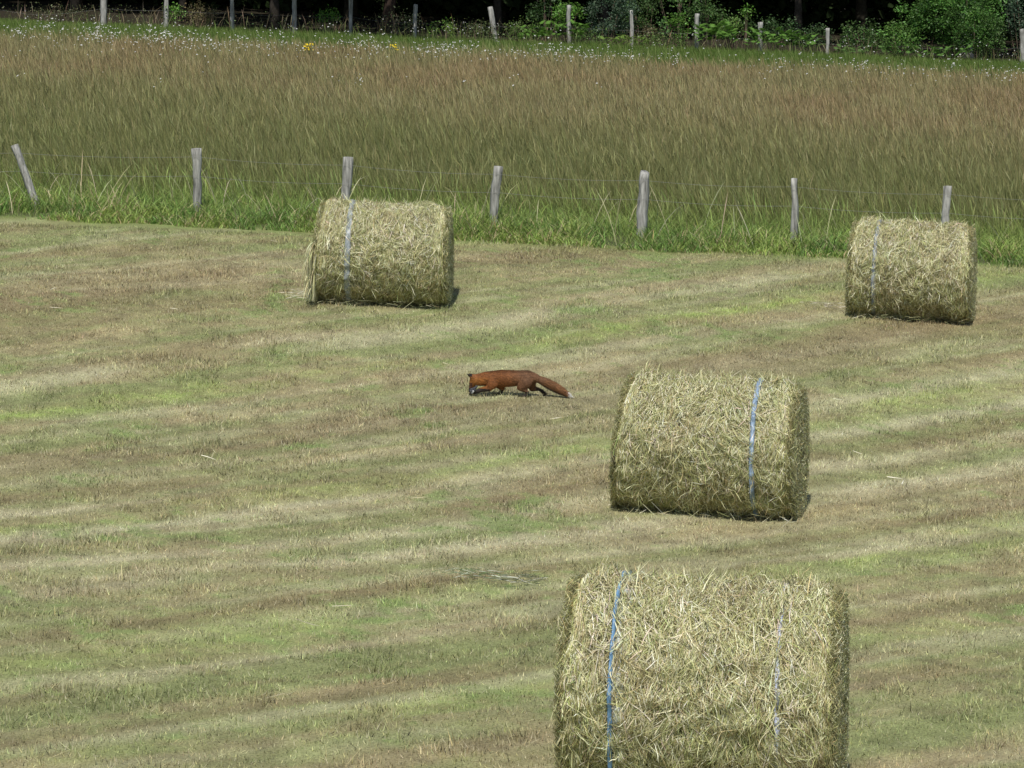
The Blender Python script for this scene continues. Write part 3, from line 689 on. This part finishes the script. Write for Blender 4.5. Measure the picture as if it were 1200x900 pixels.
    # loose fringe on the ground
    n = int(nst * .006); xx = rng.uniform(-.52, .52, n) * W; yy = rng.uniform(-.5, .5, n) * R; yy = np.where(rng.random(n) < .5, -np.abs(rng.normal(.34, .10, n)), yy)
    K = 4; t = np.linspace(-.5, .5, K); a = rng.normal(0, 1.2, n); L = rng.uniform(.06, .22, n)
    P = np.stack([xx[:, None] + np.cos(a)[:, None] * t * L[:, None], yy[:, None] + np.sin(a)[:, None] * t * L[:, None], (.02 + rng.uniform(0, .05, n))[:, None] + rng.normal(0, .3, n)[:, None] * t * L[:, None]], -1); P[..., 2] += tilt * P[..., 0]
    S = np.stack([-np.sin(a) * .5, np.cos(a) * .5, np.full(n, .8)], 1)[:, None].repeat(K, 1)
    V, tri, m = ribbons(P, S, rng.uniform(.002, .004, n)[:, None] * sw * .5 * np.array([1, 1, 1, 0])); mb.add(V, tri, None, np.repeat(cols(n) * .7, m, 0))
    if flare:      # loosened hay sagging off the left end
        n = int(nst * .012); ph = rng.uniform(-.2, 1.9, n); rr0 = R * rng.uniform(.9, 1.0, n)
        x0 = -W / 2 + rng.uniform(-.02, .06, n); y0 = -rr0 * np.sin(ph); z0 = R - rr0 * np.cos(ph) * 1
        K = 6; t = np.linspace(0, 1, K); L = rng.uniform(.1, .4, n); fl = rng.uniform(.05, 1, n)**1.5 * flare
        P = np.stack([x0[:, None] - fl[:, None] * np.sin(t * 1.5), y0[:, None] - .05 * t + rng.normal(0, .14, n)[:, None] * t, np.maximum(z0[:, None] - L[:, None] * t**1.2, .03)], -1); P[..., 2] += tilt * P[..., 0]
        S = np.array([.8, -.5, .2]) + rng.normal(0, .3, (n, 1, 3)); S = np.broadcast_to(S, (n, K, 3)); S = S / np.linalg.norm(S, axis=2, keepdims=True)
        V, tri, m = ribbons(P, S, rng.uniform(.003, .006, n)[:, None] * sw * .5 * np.array([1, 1, 1, 1, .8, 0])); mb.add(V, tri, None, np.repeat(cols(n), m, 0))
    mb.build('hay_roll', M_hay, root)
    # net / twine strips lying on the roll
    for (uc, wd_, nm, col, lift, gap, lb) in strips:
        th = np.linspace(.25, 2*np.pi - .25, 160); K = 5
        uu = np.linspace(-1, 1, K) * wd_ / W
        un = uc + .012 * (fbm(th * 1.5, th * 0 + uc * 9, 2, seed + 30) - .5) * 2
        P = surf(un[:, None] + uu[None, :] * (1 + .3 * (fbm(th * 3, th * 0, 2, seed + 31) - .5))[:, None], np.repeat(th[:, None], K, 1), lift + .006 * np.sin(np.arange(K))[None, :] + 0 * th[:, None])
        Vv = P.reshape(-1, 3); Cc = np.repeat(np.array(col)[None], len(Vv), 0) * (.85 + .3 * fbm(Vv[:, 2] * 14 + 5, Vv[:, 1] * 14 + 5, 2, seed + 33)[:, None])
        q = []; mask = fbm(np.repeat(th, K) * 9 + 3, np.tile(np.arange(K), len(th)) * 1.7, 2, seed + 34)
        for i in range(len(th) - 1):
            for j in range(K - 1):
                if mask[i*K+j] > gap: q.append((i*K+j, i*K+j+1, (i+1)*K+j+1, (i+1)*K+j))
        so_ = npmesh(nm, Vv, np.array(q), M_net, Cc, root)
        sm = so_.modifiers.new('thickness', 'SOLIDIFY'); sm.thickness = .003
        if lb: so_['label'] = lb
    rng = keep_rng
    return root
BLUE = (.14, .27, .43); PALE = (.50, .54, .55); LBLUE = (.24, .33, .45)
make_bale('hay_bale', 'nearest and largest round hay bale, cut off by the bottom edge, with a blue strip', 16.4, 829, 1.35, .61, math.radians(9), 82000,
          [(-.66, .024, 'twine_band', BLUE, .030, .0, 'saturated blue edge strip'), (-.60, .075, 'net_strip', PALE, .012, .42, 'thin whitish net'), (.645, .028, 'twine_band', (.42, .46, .58), .016, .36, 'faint broken bluish strip')], 101, skew=.02)
make_bale('hay_bale', 'middle distance round hay bale with a pale blue band near its right end', 26.3, 832, 1.47, .585, math.radians(12.3), 62000,
          [(.62, .042, 'net_strip', LBLUE, .032, .03, None)], 102, sw=1.15, skew=.11)
make_bale('hay_bale', 'far round hay bale by the fence, left of centre, shaggy on its left side', 36.0, 446, 1.50, .59, math.radians(2.5), 42000,
          [(-.47, .070, 'net_strip', (.27, .30, .31), .028, .10, None)], 103, sw=1.25, flare=.13, skew=.13)
make_bale('hay_bale', 'far round hay bale by the fence at the right edge of the photo', 36.4, 1068, 1.34, .57, math.radians(12), 40000,
          [(-.60, .055, 'net_strip', (.25, .29, .35), .022, .2, None)], 104, sw=1.25)

# ------------------------------------------------------------------ fox
fp = at(600, 464); FS = F / fp.y; U_ = 1 / (7.5 * FS)          # metres per unit of the side-view layout
fox = empty('fox', (fp.x, fp.y, fp.z)); tag(fox, 'red fox stalking to the left with lowered head and trailing white tipped tail', 'fox')
def J(X, Yp, r, y=0.0): return ((X - 525) * U_, y, (333 - Yp) * U_, r * U_)
nodes = {}; edges = []
def nd(k, X, Yp, r, y=0.0, p=None):
    nodes[k] = (len(nodes), J(X, Yp, r, y))
    if p: edges.append((nodes[p][0], nodes[k][0]))
NY = .055
nd('pelvis', 655, 172, 62); nd('loin', 590, 174, 62, 0, 'pelvis'); nd('mid', 510, 178, 68, 0, 'loin'); nd('chest', 430, 180, 72, 0, 'mid'); nd('should', 360, 180, 64, 0, 'chest')
nd('neck', 300, 180, 58, 0, 'should'); nd('neck2', 250, 188, 51, 0, 'neck'); nd('head', 203, 192, 48, 0, 'neck2'); nd('brow', 182, 216, 34, 0, 'head'); nd('muz', 168, 248, 22, 0, 'brow'); nd('nose', 152, 284, 12, 0, 'muz')
nd('earb1', 176, 164, 20, -.035, 'head'); nd('eart1', 124, 132, 3, -.055, 'earb1'); nd('earb2', 184, 166, 22, .035, 'head'); nd('eart2', 146, 136, 3, .06, 'earb2')
nd('rump', 715, 172, 40, 0, 'pelvis'); nd('t1', 760, 186, 29, 0, 'rump'); nd('t2', 815, 212, 34, 0, 't1'); nd('t3', 880, 246, 38, 0, 't2'); nd('t4', 945, 281, 33, 0, 't3'); nd('t5', 1000, 315, 22, 0, 't4'); nd('t6', 1045, 340, 6, 0, 't5')
nd('fs1', 352, 222, 40, -NY, 'should'); nd('fe1', 322, 262, 28, -NY * 1.1, 'fs1'); nd('fw1', 245, 276, 19, -NY * 1.2, 'fe1'); nd('fp1', 190, 297, 17, -NY * 1.2, 'fw1'); nd('ft1', 150, 310, 9, -NY * 1.2, 'fp1')
nd('fs2', 400, 226, 36, NY, 'chest'); nd('fe2', 438, 272, 20, NY * 1.1, 'fs2'); nd('fw2', 424, 312, 13, NY, 'fe2'); nd('fp2', 385, 322, 12, NY, 'fw2'); nd('ft2', 355, 324, 8, NY, 'fp2')
nd('hh1', 640, 215, 50, -NY, 'pelvis'); nd('hk1', 598, 252, 30, -NY * 1.3, 'hh1'); nd('hc1', 660, 292, 15, -NY * 1.2, 'hk1'); nd('hf1', 652, 322, 11, -NY * 1.2, 'hc1'); nd('ht1', 625, 327, 9, -NY * 1.2, 'hf1')
nd('hh2', 690, 215, 42, NY, 'pelvis'); nd('hk2', 702, 272, 26, NY * 1.3, 'hh2'); nd('hc2', 765, 280, 13, NY * 1.2, 'hk2'); nd('hf2', 815, 318, 10, NY * 1.2, 'hc2'); nd('ht2', 795, 328, 8, NY * 1.2, 'hf2')
NL = [v[1] for v in nodes.values()]
def usphere(c, r, a=12, b=9):
    th = np.linspace(0, np.pi, b + 1)[1:-1]; ph = np.linspace(0, 2*np.pi, a, endpoint=False)
    V = [(0, 0, 1)] + [(math.sin(t) * math.cos(p), math.sin(t) * math.sin(p), math.cos(t)) for t in th for p in ph] + [(0, 0, -1)]
    tri = [(0, 1 + j, 1 + (j+1) % a) for j in range(a)]; m = b - 1
    for i in range(m - 1):
        for j in range(a):
            k = (j+1) % a; p0, p1, p2, p3 = 1 + i*a + j, 1 + (i+1)*a + j, 1 + (i+1)*a + k, 1 + i*a + k; tri += [(p0, p1, p2), (p0, p2, p3)]
    L_ = len(V) - 1; tri += [(L_, 1 + (m-1)*a + (j+1) % a, 1 + (m-1)*a + j) for j in range(a)]
    return np.array(V) * r + c, tri
smb = MB()
for i0, i1 in edges:
    A_, B_ = np.array(NL[i0]), np.array(NL[i1]); dist = np.linalg.norm(A_[:3] - B_[:3]); st_ = max(.003, .22 * min(A_[3], B_[3])); m_ = max(2, int(dist / st_) + 1)
    for t in np.linspace(0, 1, m_):
        c = A_ * (1 - t) + B_ * t; r = c[3] * (1.08 if c[3] > 30 * U_ else 1.05); V_, t_ = usphere(c[:3], max(r, .005)); smb.add(V_, t_)
tmp = smb.build('body_tmp', None)
rme = tmp.modifiers.new('remesh', 'REMESH'); rme.mode = 'VOXEL'; rme.voxel_size = .0055
smo = tmp.modifiers.new('smooth', 'SMOOTH'); smo.factor = .5; smo.iterations = 10
dg = bpy.context.evaluated_depsgraph_get(); bm_ = bpy.data.meshes.new_from_object(tmp.evaluated_get(dg))
bpy.data.objects.remove(tmp)
co = np.zeros(len(bm_.vertices) * 3, np.float32); bm_.vertices.foreach_get('co', co); co = co.reshape(-1, 3)
co[:, 1] *= .85
bm_.vertices.foreach_set('co', co.ravel())
Xc = co[:, 0] / U_ + 525; Yc = 333 - co[:, 2] / U_
def fox_col(Xc, Yc, yy):
    n = len(Xc); c = np.ones((n, 1)) * np.array([.21, .08, .026])
    nz_ = fbm(Xc * .035, Yc * .035 + yy * 20, 3, 200)[:, None]
    grey = ss(380, 520, Xc)[:, None] * ss(330, 130, Yc)[:, None] * .0
    c = c * (1 - .8 * ss(430, 640, Xc)[:, None]) + np.array([.15, .082, .045]) * .8 * ss(430, 640, Xc)[:, None]
    ora = (ss(330, 240, Xc) * ss(150, 190, Yc))[:, None]; c = c * (1 - ora) + np.array([.30, .12, .03]) * ora
    dk = ((Yc > 262) & (Xc < 330)) | ((Yc > 285) & (Xc < 500)) | ((Yc > 290) & (Xc < 735)) | ((Yc > 270) & (Xc > 735) & (Xc < 850) & (yy > .03))
    c = np.where(dk[:, None], np.array([.035, .026, .022]), c)
    back = (Yc < 125) & (Xc > 230) & (Xc < 740); c = np.where(back[:, None], c * .62, c)
    ear = (Yc < 158) & (Xc < 172); c = np.where(ear[:, None], np.array([.02, .016, .014]), c)
    muz_ = (Xc < 175) & (Yc > 215) & (Yc < 262); c = np.where(muz_[:, None], np.array([.10, .045, .025]), c)
    che = (Xc > 200) & (Xc < 232) & (Yc > 232) & (Yc < 256) & (np.abs(yy) < .06); c = np.where(che[:, None], np.array([.62, .57, .50]), c)
    tail = (Xc > 790) & (yy < .04); c = np.where((tail & (Yc > 190))[:, None], np.array([.19, .09, .038]), c)
    und = tail & (Yc > 262 + (Xc - 860) * .52); c = np.where(und[:, None], np.array([.09, .055, .04]), c)
    tip_ = Xc > 1004; c = np.where(tip_[:, None], np.array([.72, .69, .64]), c)
    return c * (.65 + .7 * nz_)
cc = np.ones((len(co), 4), np.float32); cc[:, :3] = fox_col(Xc, Yc, co[:, 1])
ca = bm_.color_attributes.new('col', 'FLOAT_COLOR', 'POINT'); ca.data.foreach_set('color', cc.ravel())
bm_.materials.clear(); bm_.materials.append(M_fur); bm_.polygons.foreach_set('use_smooth', np.ones(len(bm_.polygons), bool))
fb = bpy.data.objects.new('body', bm_); COL.objects.link(fb); fb.parent = fox
# fur: short hairs lying back along the body
tri_i = []; bm_.calc_loop_triangles(); li = np.zeros(len(bm_.loop_triangles) * 3, np.int32); bm_.loop_triangles.foreach_get('vertices', li); li = li.reshape(-1, 3)
A, B, Cq = co[li[:, 0]], co[li[:, 1]], co[li[:, 2]]; cr = np.cross(B - A, Cq - A); ar = np.linalg.norm(cr, axis=1); nr_ = cr / (ar[:, None] + 1e-12)
n = 16000; pick = rng.choice(len(li), n, p=ar / ar.sum()); r1, r2 = rng.random(n), rng.random(n); fl = r1 + r2 > 1; r1[fl] = 1 - r1[fl]; r2[fl] = 1 - r2[fl]
P0 = A[pick] + (B - A)[pick] * r1[:, None] + (Cq - A)[pick] * r2[:, None]; Nn = nr_[pick]
flow = np.array([1, 0, -.35]) + rng.normal(0, .18, (n, 3)); flow = flow - (flow * Nn).sum(1)[:, None] * Nn; flow /= np.linalg.norm(flow, axis=1)[:, None] + 1e-9
Xp = P0[:, 0] / U_ + 525; Yp = 333 - P0[:, 2] / U_
L = np.where(Xp > 770, .04, .022) * rng.uniform(.6, 1.3, n); L = np.where((Yp > 265) & (Xp < 770), .006, L); L = np.where(Xp < 200, .008, L)
t = np.linspace(0, 1, 3); P = P0[:, None] + flow[:, None] * t[None, :, None] * L[:, None, None] + Nn[:, None] * (.28 * L[:, None] * t - .0)[..., None]
S = np.cross(flow, Nn)[:, None].repeat(3, 1)
V, tri, m = ribbons(P, S, np.full((n, 1), .0013) * np.array([1, .8, 0]))
npmesh('fur', V, tri, M_fur, np.repeat(np.clip(fox_col(Xp, Yp, P0[:, 1]) * rng.uniform(.55, 1.9, (n, 1)), 0, 1), m, 0), fox)
# muzzle details
def ball(name, c, r, m_, parent, sx=1.0):
    k = 8; th = np.linspace(0, np.pi, k); V = []; q = []
    for a in th:
        for b in np.linspace(0, 2*np.pi, 10, endpoint=False): V.append((c[0] + r*sx*math.sin(a)*math.cos(b), c[1] + r*math.sin(a)*math.sin(b), c[2] + r*math.cos(a)))
    for i in range(k-1):
        for j in range(10): q.append((i*10+j, (i+1)*10+j, (i+1)*10+(j+1) % 10, i*10+(j+1) % 10))
    return npmesh(name, np.array(V), np.array(q), m_, None, parent, True)
j = J(174, 222, 0); 
for sgn in (-1, 1): ball('eye', (j[0], sgn * .026, j[2]), .006, M_eye, fox)
j = J(149, 293, 0); ball('nose', (j[0], 0, j[2]), .010, M_eye, fox)

pr = empty('prey', (fp.x + (182 - 525) * U_, fp.y - .06, fp.z + .05)); tag(pr, 'small dark grey and whitish bundle at the mouth of the fox', 'prey', None)
mb = MB(); rr_ = np.random.default_rng(5)
for i in range(9):
    a0 = np.array([rr_.normal(0, .012), rr_.normal(0, .01), rr_.normal(.005, .01)]); d_ = np.array([rr_.uniform(-.06, .06), rr_.normal(0, .015), rr_.uniform(-.035, .045)])
    V, t_, q = tube([a0 - d_ * .3, a0 + d_ * .4, a0 + d_], [.010, .014, .004], 6, rr_, .2); mb.add(V, t_, q, (.38, .38, .37) if i % 4 == 1 else (.055, .058, .065))
mb.build('feathers', M_fur, pr)
